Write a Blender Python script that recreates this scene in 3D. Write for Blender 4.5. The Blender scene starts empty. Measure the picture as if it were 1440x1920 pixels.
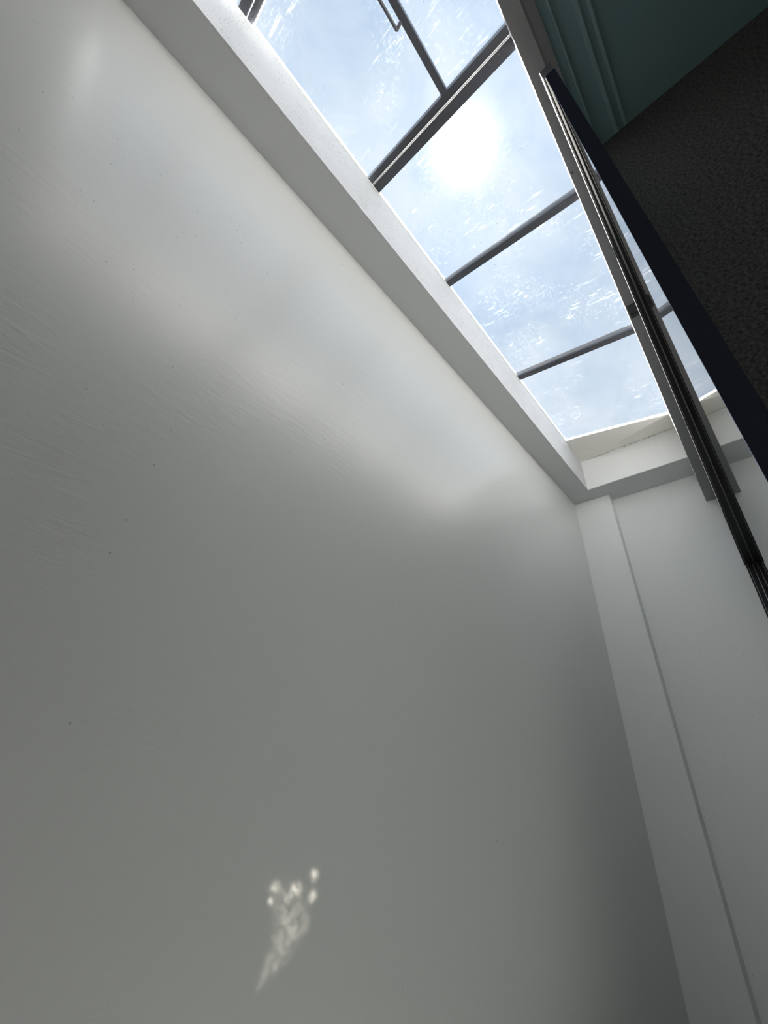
import bpy, bmesh, math, random
from mathutils import Vector, Matrix
random.seed(3)
C = bpy.context.scene.collection
S = bpy.context.scene

# ---------------------------------------------------------------- camera, world, sun, exposure
EYE = Vector((0.0, 0.0, 1.5))
cam = bpy.data.objects.new('camera', bpy.data.cameras.new('camera'))
C.objects.link(cam)
RX = Vector((0.6834423, -0.7264593, 0.0718578))      # image right
DN = Vector((0.4203416, 0.3111407, -0.8523523))      # image down
FW = Vector((0.5968413, 0.6127384, 0.5180078))       # view direction
cam.matrix_world = Matrix(((RX.x, -DN.x, -FW.x, EYE.x), (RX.y, -DN.y, -FW.y, EYE.y), (RX.z, -DN.z, -FW.z, EYE.z), (0, 0, 0, 1)))
cam.data.sensor_fit = 'VERTICAL'
cam.data.sensor_height = 36.0
cam.data.lens = 13.5
cam.data.clip_start = 0.005
S.camera = cam
S.view_settings.view_transform = 'Standard'
S.view_settings.look = 'None'
S.view_settings.gamma = 1.0
S.view_settings.exposure = 0.52
S.view_settings.use_curve_mapping = False
S.cycles.max_bounces = 16
S.cycles.diffuse_bounces = 8
S.cycles.glossy_bounces = 6
S.cycles.transparent_max_bounces = 24

SUN_DIR = Vector((0.2525, 0.1231, 1.0)).normalized()
SUN_STRENGTH = 82.0
sun = bpy.data.objects.new('sun', bpy.data.lights.new('sun', 'SUN'))
sun.data.energy = SUN_STRENGTH
sun.data.angle = math.radians(0.6)
sun.data.color = (1.0, 0.96, 0.90)
sun.rotation_euler = SUN_DIR.to_track_quat('Z', 'Y').to_euler()
sun.location = EYE + SUN_DIR * 30
C.objects.link(sun)


class NT:
    """small helper that writes node trees"""
    def __init__(self, tree):
        self.t = tree
        self.t.nodes.clear()

    def n(self, typ, **kw):
        nd = self.t.nodes.new(typ)
        for k, v in kw.items():
            if k.startswith('i_'):
                nd.inputs[k[2:].replace('_', ' ')].default_value = v
            else:
                setattr(nd, k, v)
        return nd

    def l(self, a, b):
        self.t.links.new(a, b)

    def m(self, op, a, b=None, c=None, clamp=False):
        nd = self.n('ShaderNodeMath', operation=op, use_clamp=clamp)
        for i, v in enumerate((a, b, c)):
            if v is None:
                continue
            if isinstance(v, (int, float)):
                nd.inputs[i].default_value = v
            else:
                self.l(v, nd.inputs[i])
        return nd.outputs[0]

    def mix(self, fac, a, b):
        nd = self.n('ShaderNodeMix', data_type='RGBA')
        for sock, v in ((nd.inputs[0], fac), (nd.inputs[6], a), (nd.inputs[7], b)):
            if isinstance(v, (int, float)):
                sock.default_value = v
            elif isinstance(v, tuple):
                sock.default_value = v
            else:
                self.l(v, sock)
        return nd.outputs[2]

    def ramp(self, fac, stops):
        nd = self.n('ShaderNodeValToRGB')
        e = nd.color_ramp.elements
        while len(e) < len(stops):
            e.new(0.5)
        for el, (p, c) in zip(e, stops):
            el.position = p
            el.color = (c, c, c, 1) if isinstance(c, (int, float)) else (*c, 1)
        self.l(fac, nd.inputs[0])
        return nd.outputs[0]

    def noise(self, vec, scale, detail=3.0, rough=0.5, dist=0.0):
        nd = self.n('ShaderNodeTexNoise')
        nd.inputs['Scale'].default_value = scale
        nd.inputs['Detail'].default_value = detail
        nd.inputs['Roughness'].default_value = rough
        nd.inputs['Distortion'].default_value = dist
        if vec is not None:
            self.l(vec, nd.inputs['Vector'])
        return nd.outputs['Fac']


# hazy pale-blue sky with thin cloud, brightening round the sun
world = bpy.data.worlds.new('sky')
S.world = world
world.use_nodes = True
w = NT(world.node_tree)
tc = w.n('ShaderNodeTexCoord')
nrm = w.n('ShaderNodeVectorMath', operation='NORMALIZE')
w.l(tc.outputs['Generated'], nrm.inputs[0])
dirv = nrm.outputs[0]
dot = w.n('ShaderNodeVectorMath', operation='DOT_PRODUCT')
w.l(dirv, dot.inputs[0])
dot.inputs[1].default_value = SUN_DIR
ang = w.m('ARCCOSINE', w.m('MINIMUM', dot.outputs['Value'], 1.0))
sep = w.n('ShaderNodeSeparateXYZ')
w.l(dirv, sep.inputs[0])
up = w.m('MAXIMUM', sep.outputs['Z'], 0.0)
base = w.mix(w.m('POWER', up, 0.8), (0.54, 0.58, 0.63, 1), (0.315, 0.43, 0.585, 1))
cl = w.noise(dirv, 5.2, 7.0, 0.66, 0.6)
clf = w.ramp(cl, [(0.36, 0.0), (0.66, 1.0)])
skyc = w.mix(w.m('MULTIPLY', clf, 0.62), base, (0.55, 0.605, 0.66, 1))
# thin bright haze round the sun, and the disc itself
haze = w.m('MULTIPLY', w.m('EXPONENT', w.m('MULTIPLY', ang, -7.5)), 0.28)
core = w.m('MULTIPLY', w.m('EXPONENT', w.m('MULTIPLY', w.m('MULTIPLY', ang, ang), -800.0)), 2.2)
disc = w.m('MULTIPLY', w.m('LESS_THAN', ang, 0.022), 12.0)
glow = w.m('ADD', w.m('ADD', haze, core), disc)
gl = w.n('ShaderNodeMix', data_type='RGBA', blend_type='MULTIPLY')
gl.inputs[0].default_value = 1.0
gl.inputs[6].default_value = (1.0, 0.97, 0.92, 1)
w.l(glow, gl.inputs[7])
add = w.n('ShaderNodeMix', data_type='RGBA', blend_type='ADD')
add.inputs[0].default_value = 1.0
w.l(skyc, add.inputs[6])
w.l(gl.outputs[2], add.inputs[7])
bg = w.n('ShaderNodeBackground')
bg.inputs['Strength'].default_value = 1.0
w.l(add.outputs[2], bg.inputs['Color'])
wo = w.n('ShaderNodeOutputWorld')
w.l(bg.outputs[0], wo.inputs['Surface'])


# ---------------------------------------------------------------- materials
def material(name):
    m = bpy.data.materials.new(name)
    m.use_nodes = True
    t = NT(m.node_tree)
    out = t.n('ShaderNodeOutputMaterial')
    return m, t, out


def principled(name, col, rough=0.5, metal=0.0, spec=0.5, coat=0.0):
    m, t, out = material(name)
    p = t.n('ShaderNodeBsdfPrincipled')
    p.inputs['Base Color'].default_value = (*col, 1)
    p.inputs['Roughness'].default_value = rough
    p.inputs['Metallic'].default_value = metal
    p.inputs['Specular IOR Level'].default_value = spec
    p.inputs['Coat Weight'].default_value = coat
    t.l(p.outputs[0], out.inputs['Surface'])
    return m, t, p


def obj_coord(t):
    return t.n('ShaderNodeTexCoord').outputs['Object']


def bump(t, p, height, strength, dist):
    b = t.n('ShaderNodeBump')
    b.inputs['Strength'].default_value = strength
    b.inputs['Distance'].default_value = dist
    t.l(height, b.inputs['Height'])
    t.l(b.outputs[0], p.inputs['Normal'])


def specks(t, vec, scale, size, density_scale, lo, hi):
    """sparse round specks, 0..1"""
    v = t.n('ShaderNodeTexVoronoi')
    v.inputs['Scale'].default_value = scale
    t.l(vec, v.inputs['Vector'])
    dot_ = t.m('LESS_THAN', v.outputs['Distance'], size)
    mask = t.ramp(t.noise(vec, density_scale, 2.0), [(lo, 0.0), (hi, 1.0)])
    rnd = t.n('ShaderNodeSeparateColor')
    t.l(v.outputs['Color'], rnd.inputs[0])
    keep = t.m('LESS_THAN', rnd.outputs[0], mask)
    return t.m('MULTIPLY', dot_, keep)


# semi-gloss painted plaster with trowel marks and a few specks
def wall_paint(name, col, rough, spec, marks=1.0):
    m, t, p = principled(name, col, rough, 0.0, spec)
    v = obj_coord(t)
    sp = specks(t, v, 30.0, 0.075, 1.6, 0.40, 1.2)
    t.l(t.mix(t.m('MULTIPLY', sp, 0.45), (*col, 1), (0.10, 0.10, 0.10, 1)), p.inputs['Base Color'])
    mp = t.n('ShaderNodeMapping')
    mp.inputs['Rotation'].default_value = (0.0, math.radians(38), 0.0)
    mp.inputs['Scale'].default_value = (1.0, 1.0, 5.5)
    t.l(v, mp.inputs['Vector'])
    trowel = t.ramp(t.noise(mp.outputs[0], 3.2, 6.0, 0.62, 1.6), [(0.42, 0.0), (0.66, 1.0)])
    patch = t.ramp(t.noise(v, 1.5, 2.0), [(0.45, 0.0), (0.62, 1.0)])
    fine = t.noise(v, 120.0, 2.0)
    swell = t.noise(v, 2.2, 2.0)
    h = t.m('ADD', t.m('MULTIPLY', t.m('MULTIPLY', trowel, patch), 0.10 * marks), t.m('MULTIPLY', fine, 0.05))
    h = t.m('ADD', h, t.m('MULTIPLY', swell, 0.30))
    bump(t, p, h, 0.5, 0.008)
    return m


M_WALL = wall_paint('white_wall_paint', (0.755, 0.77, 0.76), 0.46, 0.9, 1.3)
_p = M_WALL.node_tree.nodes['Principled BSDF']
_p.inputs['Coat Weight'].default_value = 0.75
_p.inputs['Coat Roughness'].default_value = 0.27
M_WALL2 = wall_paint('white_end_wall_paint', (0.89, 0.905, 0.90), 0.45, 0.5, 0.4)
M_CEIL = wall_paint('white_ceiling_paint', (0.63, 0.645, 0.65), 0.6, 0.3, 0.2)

# rolled paint of the reveal with grey dirt flecks and smudges painted in for bar shade
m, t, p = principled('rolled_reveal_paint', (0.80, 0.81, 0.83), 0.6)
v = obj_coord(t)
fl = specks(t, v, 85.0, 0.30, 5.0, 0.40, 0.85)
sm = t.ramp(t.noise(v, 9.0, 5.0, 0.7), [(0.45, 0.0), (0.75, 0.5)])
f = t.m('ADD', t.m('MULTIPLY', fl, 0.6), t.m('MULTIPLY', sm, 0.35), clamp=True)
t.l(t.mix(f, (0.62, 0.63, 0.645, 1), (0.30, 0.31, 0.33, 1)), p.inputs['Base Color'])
bump(t, p, t.noise(v, 130.0, 3.0), 0.6, 0.003)
M_REVEAL = m
M_REVEAL_FAR = wall_paint('brightened_reveal_paint', (0.87, 0.88, 0.88), 0.55, 0.4, 0.6)  # far reveal colour lightened to stand in for light it lacks

m, t, p = principled('cream_board', (0.80, 0.79, 0.75), 0.7)
v = obj_coord(t)
t.l(t.mix(t.m('MULTIPLY', t.ramp(t.noise(v, 14.0, 5.0, 0.7), [(0.5, 0.0), (0.8, 1.0)]), 0.3), (0.89, 0.87, 0.82, 1), (0.68, 0.66, 0.61, 1)), p.inputs['Base Color'])
bump(t, p, t.noise(v, 60.0, 3.0), 0.4, 0.003)
M_BOARD = m
M_SEAL = principled('grey_sealant', (0.33, 0.33, 0.32), 0.8)[0]
M_SEAM = principled('pale_sealant', (0.86, 0.86, 0.84), 0.5)[0]

M_BAR = principled('dark_grey_coated_aluminium', (0.048, 0.050, 0.060), 0.42, 0.0, 0.5)[0]
M_BARLIP = principled('bar_highlight_grey', (0.22, 0.225, 0.24), 0.5, 0.2)[0]  # lighter grey that colours in a highlight on the bar
M_RIVET = principled('zinc_rivet', (0.30, 0.30, 0.31), 0.4, 0.7)[0]

m, t, p = principled('grey_painted_steel', (0.30, 0.295, 0.30), 0.48, 0.0, 0.5)
v = obj_coord(t)
t.l(t.mix(t.m('MULTIPLY', t.noise(v, 7.0, 5.0, 0.6), 0.5), (0.36, 0.355, 0.37, 1), (0.25, 0.25, 0.265, 1)), p.inputs['Base Color'])
M_STEEL = m
M_EDGE = principled('pale_pinkish_edge', (0.50, 0.46, 0.455), 0.45)[0]  # pale, slightly pink strip along the flange edge
M_BLACK = principled('black_coated_aluminium', (0.012, 0.012, 0.016), 0.5, 0.0, 0.3)[0]
M_CHROME = principled('bright_aluminium_edge', (0.42, 0.41, 0.41), 0.28, 0.85)[0]
M_RUBBER = principled('black_rubber_seal', (0.035, 0.040, 0.058), 0.8, 0.0, 0.0)[0]
M_LINING = principled('pale_lining_paint', (0.70, 0.69, 0.68), 0.6)[0]

# nearly black rough plaster
m, t, p = principled('black_rough_plaster', (0.022, 0.021, 0.022), 0.8, 0.0, 0.25)
v = obj_coord(t)
g = t.noise(v, 120.0, 4.0, 0.65)
t.l(t.mix(t.ramp(g, [(0.35, 0.0), (0.7, 1.0)]), (0.045, 0.044, 0.050, 1), (0.19, 0.175, 0.165, 1)), p.inputs['Base Color'])
bump(t, p, g, 0.7, 0.003)
M_DARKWALL = m
M_DARKCEIL = principled('dark_ceiling_flare_tint', (0.17, 0.27, 0.29), 0.5)[0]  # blue-green puts the lens flare veil into the ceiling colour
M_DARKRAIL = principled('dark_rail', (0.23, 0.34, 0.36), 0.4)[0]

m, t, p = principled('near_black_floor', (0.50, 0.48, 0.45), 0.55)
v = obj_coord(t)
t.l(t.mix(t.noise(v, 3.0, 5.0, 0.6), (0.014, 0.0135, 0.012, 1), (0.022, 0.021, 0.019, 1)), p.inputs['Base Color'])
M_FLOOR = m  # unseen floor kept near black so little light bounces up the wall
M_DARKFLOOR = principled('dark_floor', (0.05, 0.047, 0.044), 0.6)[0]


def glass(name, tint, dirt=0.0):
    m, t, out = material(name)
    tr = t.n('ShaderNodeBsdfTransparent')
    tr.inputs['Color'].default_value = (*tint, 1)
    gl_ = t.n('ShaderNodeBsdfGlossy')
    gl_.inputs['Roughness'].default_value = 0.0
    fr = t.n('ShaderNodeFresnel')
    fr.inputs['IOR'].default_value = 1.52
    geo = t.n('ShaderNodeNewGeometry')
    # the pane is solid glass: read the same reflectance from both of its faces
    ior = t.m('ADD', t.m('MULTIPLY', geo.outputs['Backfacing'], 1.0 / 1.52 - 1.52), 1.52)
    t.l(ior, fr.inputs['IOR'])
    mx = t.n('ShaderNodeMixShader')
    t.l(fr.outputs[0], mx.inputs['Fac'])
    t.l(tr.outputs[0], mx.inputs[1])
    t.l(gl_.outputs[0], mx.inputs[2])
    res = mx.outputs[0]
    if dirt:
        v = obj_coord(t)
        sp = specks(t, v, 30.0, 0.06, 2.0, 0.5, 1.3)
        mp = t.n('ShaderNodeMapping')
        mp.inputs['Rotation'].default_value = (0, 0, math.radians(14))
        mp.inputs['Scale'].default_value = (15.0, 1.8, 1.0)
        t.l(v, mp.inputs['Vector'])
        scr = t.ramp(t.noise(mp.outputs[0], 5.0, 3.0, 0.6, 0.6), [(0.62, 0.0), (0.68, 1.0)])
        pm = t.ramp(t.noise(v, 3.2, 3.0), [(0.46, 0.0), (0.60, 1.0)])
        fine = t.ramp(t.noise(v, 55.0, 3.0, 0.7), [(0.55, 0.0), (0.8, 1.0)])
        film = t.ramp(t.noise(v, 2.0, 5.0, 0.6), [(0.3, 0.02), (0.75, 0.10)])
        amt = t.m('ADD', film, t.m('MULTIPLY', t.m('MULTIPLY', scr, pm), 0.55))
        amt = t.m('ADD', amt, t.m('MULTIPLY', t.m('MULTIPLY', fine, pm), 0.40))
        tl = t.n('ShaderNodeBsdfTranslucent')
        tl.inputs['Color'].default_value = (0.9, 0.9, 0.9, 1)
        m2 = t.n('ShaderNodeMixShader')
        t.l(t.m('MULTIPLY', amt, dirt), m2.inputs['Fac'])
        t.l(res, m2.inputs[1])
        t.l(tl.outputs[0], m2.inputs[2])
        df = t.n('ShaderNodeBsdfDiffuse')
        df.inputs['Color'].default_value = (0.09, 0.085, 0.08, 1)
        m3 = t.n('ShaderNodeMixShader')
        t.l(t.m('MULTIPLY', sp, 0.7), m3.inputs['Fac'])
        t.l(m2.outputs[0], m3.inputs[1])
        t.l(df.outputs[0], m3.inputs[2])
        res = m3.outputs[0]
    t.l(res, out.inputs['Surface'])
    return m


M_SKYGLASS = glass('dusty_roof_glass', (0.97, 0.98, 0.985), 0.03)
M_DOORGLASS = glass('clear_door_glass', (0.80, 0.86, 0.84))


# ---------------------------------------------------------------- mesh helpers
def hexa(bm, pts):
    """solid from 8 corners: bottom ring of 4, then top ring of 4"""
    v = [bm.verts.new(q) for q in pts]
    for f in ((3, 2, 1, 0), (4, 5, 6, 7), (0, 1, 5, 4), (1, 2, 6, 5), (2, 3, 7, 6), (3, 0, 4, 7)):
        bm.faces.new([v[i] for i in f])


def box(bm, x0, x1, y0, y1, z0, z1):
    hexa(bm, [(x0, y0, z0), (x1, y0, z0), (x1, y1, z0), (x0, y1, z0), (x0, y0, z1), (x1, y0, z1), (x1, y1, z1), (x0, y1, z1)])


def tube(bm, a, b, r, n=10):
    a, b = Vector(a), Vector(b)
    q = (b - a).to_track_quat('Z', 'Y')
    ring = []
    for c in (a, b):
        ring.append([bm.verts.new(c + q @ Vector((r * math.cos(2 * math.pi * i / n), r * math.sin(2 * math.pi * i / n), 0))) for i in range(n)])
    for i in range(n):
        j = (i + 1) % n
        bm.faces.new((ring[0][i], ring[0][j], ring[1][j], ring[1][i]))
    bm.faces.new(ring[0][::-1])
    bm.faces.new(ring[1])


def obj(name, bm, mat, parent=None, bevel=0.0):
    bmesh.ops.recalc_face_normals(bm, faces=bm.faces[:])
    me = bpy.data.meshes.new(name)
    bm.to_mesh(me)
    bm.free()
    me.materials.append(mat)
    o = bpy.data.objects.new(name, me)
    C.objects.link(o)
    if parent is not None:
        o.parent = parent
        o.matrix_parent_inverse = Matrix.Translation(-base_of(parent))
    if bevel:
        b = o.modifiers.new('bevel', 'BEVEL')
        b.width = bevel
        b.segments = 2
        b.limit_method = 'ANGLE'
    return o


BASES = {}


def base_of(o):
    b = Vector(BASES.get(o.name, (0, 0, 0)))
    return b


def boxo(name, x0, x1, y0, y1, z0, z1, mat, parent=None, bevel=0.0):
    bm = bmesh.new()
    box(bm, x0, x1, y0, y1, z0, z1)
    return obj(name, bm, mat, parent, bevel)


def struct(o):
    o['kind'] = 'structure'
    return o


def thing(name, loc, label=None, cat=None, group=None, kind=None):
    o = bpy.data.objects.new(name, None)
    o.empty_display_size = 0.1
    o.location = loc
    C.objects.link(o)
    BASES[o.name] = loc
    if label:
        o['label'] = label
    if cat:
        o['category'] = cat
    if group:
        o['group'] = group
    if kind:
        o['kind'] = kind
    return o


# ---------------------------------------------------------------- the shell (metres; camera at 0,0,1.5)
H = 2.4
ZS = 1.5 + H                    # underside of the soffit, 3.90
YW = 0.4315 * H                 # long wall, 1.036
YR = 0.346 * H                  # soffit edge and reveal face, 0.830
XE = 1.685 * H                  # end wall, 4.044
XP = 1.632 * H                  # pilaster face, 3.917
YP = 0.2885 * H                 # pilaster edge, 0.692
XF = 1.545 * H                  # far reveal face, 3.708
XN = -0.72                      # near end of the opening
ZF = 3.60                       # underside of the beam


def zg(y):                      # underside of the roof bars: the roof falls towards the beam
    return 4.1205 + 0.1905 * (y + 0.022)


XB = -2.2                       # wall behind the camera
struct(boxo('floor', XB, XE, -0.12, YW, -0.1, 0.0, M_FLOOR))
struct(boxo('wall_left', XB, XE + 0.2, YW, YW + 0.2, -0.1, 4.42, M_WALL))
struct(boxo('wall_end', XE, XE + 0.2, -0.24, YW, -0.1, ZS, M_WALL2))
struct(boxo('trim_1', XP, XE, YP, YW, 0.0, ZS, M_WALL2, bevel=0.003))           # shallow pilaster
struct(boxo('wall_back', XB - 0.2, XB, -0.12, YW + 0.2, -0.1, 4.42, M_WALL2))

# ceiling: white soffit round three sides of the roof opening
bm = bmesh.new()
ring_o = [(XB, -0.10), (XE + 0.2, -0.10), (XE + 0.2, YW), (XB, YW)]
ring_i = [(XN, -0.10), (XF, -0.10), (XF, YR), (XN, YR)]
LIN = 0.012                     # thickness of the rolled lining on the reveal faces
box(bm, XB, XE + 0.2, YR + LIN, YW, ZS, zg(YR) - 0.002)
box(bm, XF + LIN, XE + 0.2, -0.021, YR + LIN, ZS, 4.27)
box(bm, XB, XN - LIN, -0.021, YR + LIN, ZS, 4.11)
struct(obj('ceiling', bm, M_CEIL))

# the three reveal faces of the opening
struct(boxo('trim_2', XN - LIN, XF + LIN, YR, YR + LIN, ZS, zg(YR), M_REVEAL))
struct(boxo('trim_3', XF, XF + LIN, -0.021, YR, ZS, 4.2665, M_REVEAL_FAR))
struct(boxo('trim_4', XN - LIN, XN, -0.021, YR, ZS, 4.11, M_REVEAL))
# pale sealant seam along the top of the left reveal
struct(boxo('trim_5', XN, XF - 0.4, YR - 0.004, YR, zg(YR) - 0.006, zg(YR), M_SEAM))

# cream board that closes the far end of the roof opening, and its ragged joint
bd = thing('closing_board', (3.6, 0.4, 4.2), 'cream board closing the far end of the glass roof above the white reveal', 'board')
bm = bmesh.new()
zb0, zb1 = 4.274, 4.118
b0 = [(3.306, YR, zg(YR)), (3.312, -0.02, zg(-0.02)), (XF + 0.01, -0.02, 4.262), (XF + 0.01, YR, 4.268)]
hexa(bm, b0 + [(x, y, z + 0.03) for x, y, z in b0])
obj('panel', bm, M_BOARD, bd)
boxo('light_stop', 3.306, XF + 0.05, -0.075, -0.0215, 4.1055, 4.30, M_BOARD, bd)  # added piece that blocks light leaking in over the beam
bm = bmesh.new()
n = 26
for i in range(n):
    y0, y1 = -0.02 + 0.83 * i / n, -0.02 + 0.83 * (i + 1) / n
    r = random.random()
    th = 0.0015 + 0.004 * r * r
    za = 4.262 + 0.006 * (y0 + 0.02) / 0.85
    if random.random() < 0.86:
        hexa(bm, [(XF - th, y0, za - 0.003 - th), (XF + 0.001, y0, za - 0.003 - th), (XF + 0.001, y1 - 0.002, za - 0.003 - th), (XF - th, y1 - 0.002, za - 0.003 - th),
                  (XF - th, y0, za - 0.0005), (XF + 0.001, y0, za - 0.0005), (XF + 0.001, y1 - 0.002, za - 0.0005), (XF - th, y1 - 0.002, za - 0.0005)])
obj('sealant_joint', bm, M_SEAL, bd)['kind'] = 'stuff'

# ---------------------------------------------------------------- glass roof
roof = thing('window_1', (0.5, 0.4, 4.2), kind='structure')


def slope_box(name, x0, x1, y0, y1, d0, d1, mat, parent, bevel=0.0, top=None):
    """box following the roof slope; d0, d1 are heights over the bar underside"""
    bm = bmesh.new()
    ring = [(x0, y0), (x1, y0), (x1, y1), (x0, y1)]
    hexa(bm, [(x, y, zg(y) + d0) for x, y in ring] + [(x, y, zg(y) + d1) for x, y in ring])
    return obj(name, bm, mat, parent, bevel)


RY0, RY1 = -0.06, YR + 0.06
D = 0.055
bars = [(-0.71, -0.665), (-0.372, -0.336), (0.495, 0.542), (1.219, 1.262), (2.266, 2.311)]
for i, (a, b) in enumerate(bars):
    r = slope_box('rafter', a, b, RY0, RY1, 0.0, D, M_BAR, roof)
    bm = bmesh.new()
    for k in range(6):
        y = 0.02 + 0.022 * k
        for s in (0.3,):
            x = a + (b - a) * s
            tube(bm, (x, y, zg(y) - 0.0015), (x, y, zg(y) + 0.003), 0.0013, 6)
    rv = obj('rivets', bm, M_RIVET, r)
    rv['kind'] = 'stuff'
# the opening light beside the second rafter: its own slim frame
slope_box('vent_frame', 0.455, 0.487, RY0 + 0.02, RY1, 0.012, D + 0.01, M_BAR, roof)
slope_box('vent_frame', -0.330, -0.300, RY0 + 0.02, RY1, 0.018, D + 0.01, M_BAR, roof)
slope_box('highlight_strip', 0.4895, 0.4925, RY0 + 0.02, YR, 0.002, 0.02, M_BARLIP, roof)  # thin added strip drawing the highlight line beside the rafter
gb = slope_box('glazing_bar', -0.300, 0.455, 0.279, 0.309, 0.0, D, M_BAR, roof)
# glass panes between the bars
panes = [(-0.665, -0.372, -0.021, YR + 0.002), (-0.300, 0.455, -0.021, 0.279), (-0.300, 0.455, 0.309, YR + 0.002),
         (0.542, 1.219, -0.021, YR + 0.002), (1.262, 2.266, -0.021, YR + 0.002), (2.311, 3.306, -0.021, YR + 0.002)]
for (a, b, c, d) in panes:
    slope_box('glass_pane', a - 0.003, b + 0.003, c - (0.06 if c < 0 else 0.003), d + (0.03 if d > 0.5 else 0.003), 0.004, 0.012, M_SKYGLASS, roof)
# pull handle hanging beside the glazing bar
hb = zg(0.325)
bm = bmesh.new()
yh = 0.334
tube(bm, (-0.22, yh, zg(yh) - 0.008), (0.158, yh, zg(yh) - 0.008), 0.0072)
for x in (-0.22, 0.150):
    tube(bm, (x, 0.305, zg(0.305) + 0.004), (x + 0.006, yh + 0.002, zg(yh) - 0.008), 0.0072)
obj('pull_handle', bm, M_BAR, gb)

# ---------------------------------------------------------------- steel beam along the right of the roof
YB0, YB1 = -0.022, -0.10
beam = thing('steel_beam', (0.4, -0.06, ZF), 'long grey steel beam along the right edge of the glass roof', 'beam')
BX0, BX1 = XB, XE
bm = bmesh.new()
hexa(bm, [(BX0, -0.052 + 0, ZF), (BX1, -0.102, ZF), (BX1, YB0, ZF), (BX0, YB0, ZF),
          (BX0, -0.10, ZF + 0.012), (BX1, -0.12, ZF + 0.012), (BX1, YB0, ZF + 0.012), (BX0, YB0, ZF + 0.012)])
obj('bottom_flange', bm, M_STEEL, beam)
boxo('web_plate', BX0, BX1, -0.10, YB0 - 0.001, ZF + 0.012, 4.105, M_STEEL, beam)
boxo('painted_lining', XN, XF, YB0 - 0.001, YB0 + 0.001, ZF + 0.014, 4.10, M_LINING, beam)
boxo('flange_edge', BX0, BX1, YB0, YB0 + 0.0025, ZF - 0.001, ZF + 0.014, M_EDGE, beam)
br = boxo('splice_bracket', 1.655, 1.745, -0.083, YB0 - 0.004, ZF - 0.004, ZF, M_BAR, beam, 0.001)
boxo('splice_joint', 1.715, 1.719, -0.085, YB0 - 0.004, ZF - 0.0055, ZF - 0.004, M_RUBBER, br)
bm = bmesh.new()
for x, y in ((2.62, -0.05), (3.32, -0.05), (3.40, -0.055), (3.46, -0.06), (0.9, -0.03), (2.1, -0.05)):
    tube(bm, (x, y, ZF - 0.0015), (x, y, ZF + 0.001), 0.004, 8)
sc = obj('screw_heads', bm, M_BAR, beam)
sc['kind'] = 'stuff'

# ---------------------------------------------------------------- sliding glass door under the beam
door = thing('door_1', (2.2, -0.1, 0.0), kind='structure')
GX0, GX1 = 0.39, XE - 0.02
TAN = 0.0272


def yg(x):                      # room-side face of the leaf; it stands a little off parallel
    return -0.0434 - TAN * (x - GX0)


def leaf_box(name, x0, x1, o0, o1, z0, z1, mat, parent=door, bevel=0.0):
    """box along the leaf; o0, o1 are offsets behind (-) the room-side face"""
    bm = bmesh.new()
    ring = [(x0, yg(x0) + o0), (x1, yg(x1) + o0), (x1, yg(x1) + o1), (x0, yg(x0) + o1)]
    hexa(bm, [(x, y, z0) for x, y in ring] + [(x, y, z1) for x, y in ring])
    return obj(name, bm, mat, parent, bevel)


ZT = 2.95                       # underside of the transom bar


def yt(x):                      # room-side edge of the transom bar
    return -0.0365 - 0.0127 * (x - GX0)


def skew(name, x0, x1, a0, a1, b0, b1, z0, z1, mat):
    bm = bmesh.new()
    ring = [(x0, a0), (x1, a1), (x1, b1), (x0, b0)]
    hexa(bm, [(x, y, z0) for x, y in ring] + [(x, y, z1) for x, y in ring])
    return obj(name, bm, mat, door)


skew('transom_bar', GX0, GX1, yg(GX0) - 0.02, yg(GX1) - 0.04, yt(GX0), yt(GX1), ZT, ZT + 0.06, M_BLACK)
skew('aluminium_strip', GX0, GX1, yt(GX0) - 0.0024, yt(GX1) - 0.0105, yt(GX0) - 0.0018, yt(GX1) - 0.0085, ZT - 0.0012, ZT, M_CHROME)
leaf_box('aluminium_strip', GX0, GX1, 0.0, 0.0022, ZT - 0.006, ZT, M_CHROME)
leaf_box('transom_glass', 0.64, GX1, -0.010, 0.0, ZT + 0.06, ZF, M_DOORGLASS)
leaf_box('glass_pane', GX0 + 0.004, GX1, -0.010, 0.0, 0.02, ZT, M_DOORGLASS)
leaf_box('end_stile', GX0, GX0 + 0.004, -0.022, 0.0003, 0.02, ZT, M_RUBBER)
# jamb at the end wall
bm = bmesh.new()
jt, jb = -0.098, -0.036
hexa(bm, [(XE - 0.035, -0.18, 0), (XE, -0.18, 0), (XE, jb, 0), (XE - 0.035, jb, 0),
          (XE - 0.035, -0.18, ZF), (XE, -0.18, ZF), (XE, jt, ZF), (XE - 0.035, jt, ZF)])
obj('jamb', bm, M_BLACK, door)
for o0, wd in ((0.010, 0.0022), (0.040, 0.0045), (0.066, 0.003)):
    bm = bmesh.new()
    hexa(bm, [(XE - 0.0375, jb - o0 - wd, 0), (XE - 0.035, jb - o0 - wd, 0), (XE - 0.035, jb - o0, 0), (XE - 0.0375, jb - o0, 0),
              (XE - 0.0375, jt - o0 - wd, ZF), (XE - 0.035, jt - o0 - wd, ZF), (XE - 0.035, jt - o0, ZF), (XE - 0.0375, jt - o0, ZF)])
    obj('aluminium_strip', bm, M_CHROME, door)

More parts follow.
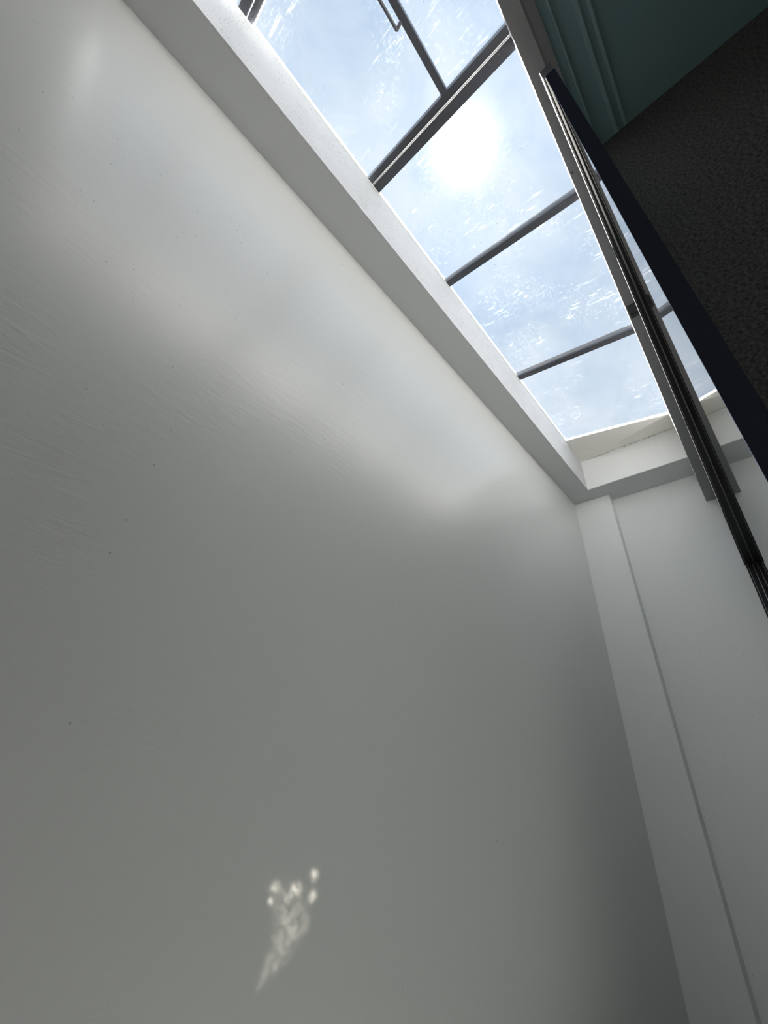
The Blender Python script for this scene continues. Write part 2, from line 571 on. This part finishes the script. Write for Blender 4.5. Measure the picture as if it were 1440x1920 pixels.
# ---------------------------------------------------------------- dark room beyond the door
bm = bmesh.new()
wr = [(0.90, -3.2), (XE, -3.2), (XE, yg(XE) - 0.060), (0.90, yg(0.90) - 0.050)]
hexa(bm, [(x, y, -0.1) for x, y in wr] + [(x, y, ZF + 0.02) for x, y in wr])
struct(obj('wall_right', bm, M_DARKWALL))
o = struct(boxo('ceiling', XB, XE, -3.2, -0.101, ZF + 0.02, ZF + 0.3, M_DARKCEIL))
struct(boxo('floor', XB, 0.90, -3.2, -0.12, -0.1, 0.0, M_DARKFLOOR))
struct(boxo('wall_far', XB, 0.90, -3.4, -3.2, -0.1, ZF + 0.3, M_DARKWALL))
struct(boxo('wall_back', XB - 0.2, XB, -3.2, -0.12, -0.1, ZF + 0.3, M_DARKWALL))
rail = thing('curtain_track', (-0.4, -0.19, ZF + 0.02), 'dark three-groove track fixed to the dark ceiling beside the steel beam', 'track')
for y0, wd in ((-0.137, 0.006), (-0.203, 0.012), (-0.234, 0.010)):
    boxo('rail', -2.1, 0.895, y0 - wd / 2, y0 + wd / 2, ZF + 0.008, ZF + 0.02, M_DARKRAIL, rail)

# ---------------------------------------------------------------- sunlight thrown onto the wall by the shiny back of the phone
# (the mirror direction of the sun about the view axis meets the wall just here)
def px_dir(x, y):
    return (RX * (x - 720) + DN * (y - 960) + FW * 720).normalized()


gd = bpy.data.lights.new('sun_glint', 'SPOT')
glint = bpy.data.objects.new('sun_glint', gd)
C.objects.link(glint)
axis = px_dir(535, 1730)
glint.location = EYE - FW * 0.006
rot = (-axis).to_track_quat('Z', 'Y')
glint.rotation_euler = rot.to_euler()
gd.spot_size = math.radians(22)
gd.spot_blend = 0.3
gd.shadow_soft_size = 0.001
gd.color = (1.0, 0.90, 0.78)
gd.energy = 95.0
gd.use_nodes = True
t = NT(gd.node_tree)
nv = t.n('ShaderNodeSeparateXYZ')
t.l(t.n('ShaderNodeTexCoord').outputs['Normal'], nv.inputs[0])
U = t.m('DIVIDE', nv.outputs[0], nv.outputs[2])
V = t.m('DIVIDE', nv.outputs[1], nv.outputs[2])
inv = rot.to_matrix().transposed()


def uv(x, y):
    d = inv @ px_dir(x + 2, y - 5)
    return d.x / d.z, d.y / d.z


def blob(x, y, r, a):
    u0, v0 = uv(x, y)
    u1, v1 = uv(x + r, y)
    rr = math.hypot(u1 - u0, v1 - v0)
    du = t.m('SUBTRACT', U, u0)
    dv = t.m('SUBTRACT', V, v0)
    q = t.m('ADD', t.m('MULTIPLY', du, du), t.m('MULTIPLY', dv, dv))
    return t.m('MULTIPLY', t.m('EXPONENT', t.m('MULTIPLY', q, -1.0 / (rr * rr))), a)


tot = None
wedge = [(518, 1662, 12, .30), (540, 1682, 14, .34), (560, 1668, 10, .26), (526, 1700, 14, .26), (562, 1706, 14, .26), (545, 1722, 16, .30), (571, 1728, 9, .22),
         (530, 1742, 15, .28), (552, 1748, 13, .28), (568, 1740, 7, .18), (522, 1766, 13, .24), (541, 1772, 12, .28), (512, 1786, 12, .22), (530, 1792, 10, .24),
         (506, 1808, 11, .24), (517, 1812, 9, .22), (498, 1826, 10, .18), (489, 1842, 8, .12), (482, 1856, 6, .06)]
lens = [(588, 1641, 7.5, .72), (584, 1681, 7.5, .66), (507, 1690, 5.5, .62), (553, 1668, 7, 1.1), (548, 1677, 6, .5), (514, 1664, 6, .35)]
for bl in [(x, y, r, a * 0.62) for x, y, r, a in wedge] + lens:
    b_ = blob(*bl)
    tot = b_ if tot is None else t.m('ADD', tot, b_)
uvv = t.n('ShaderNodeCombineXYZ')
t.l(U, uvv.inputs[0])
t.l(V, uvv.inputs[1])
mott = t.ramp(t.noise(uvv.outputs[0], 60.0, 4.0, 0.6), [(0.38, 0.2), (0.60, 1.0)])
tot = t.m('MULTIPLY', tot, mott)
em = t.n('ShaderNodeEmission')
t.l(tot, em.inputs['Strength'])
lo = t.n('ShaderNodeOutputLight')
t.l(em.outputs[0], lo.inputs['Surface'])
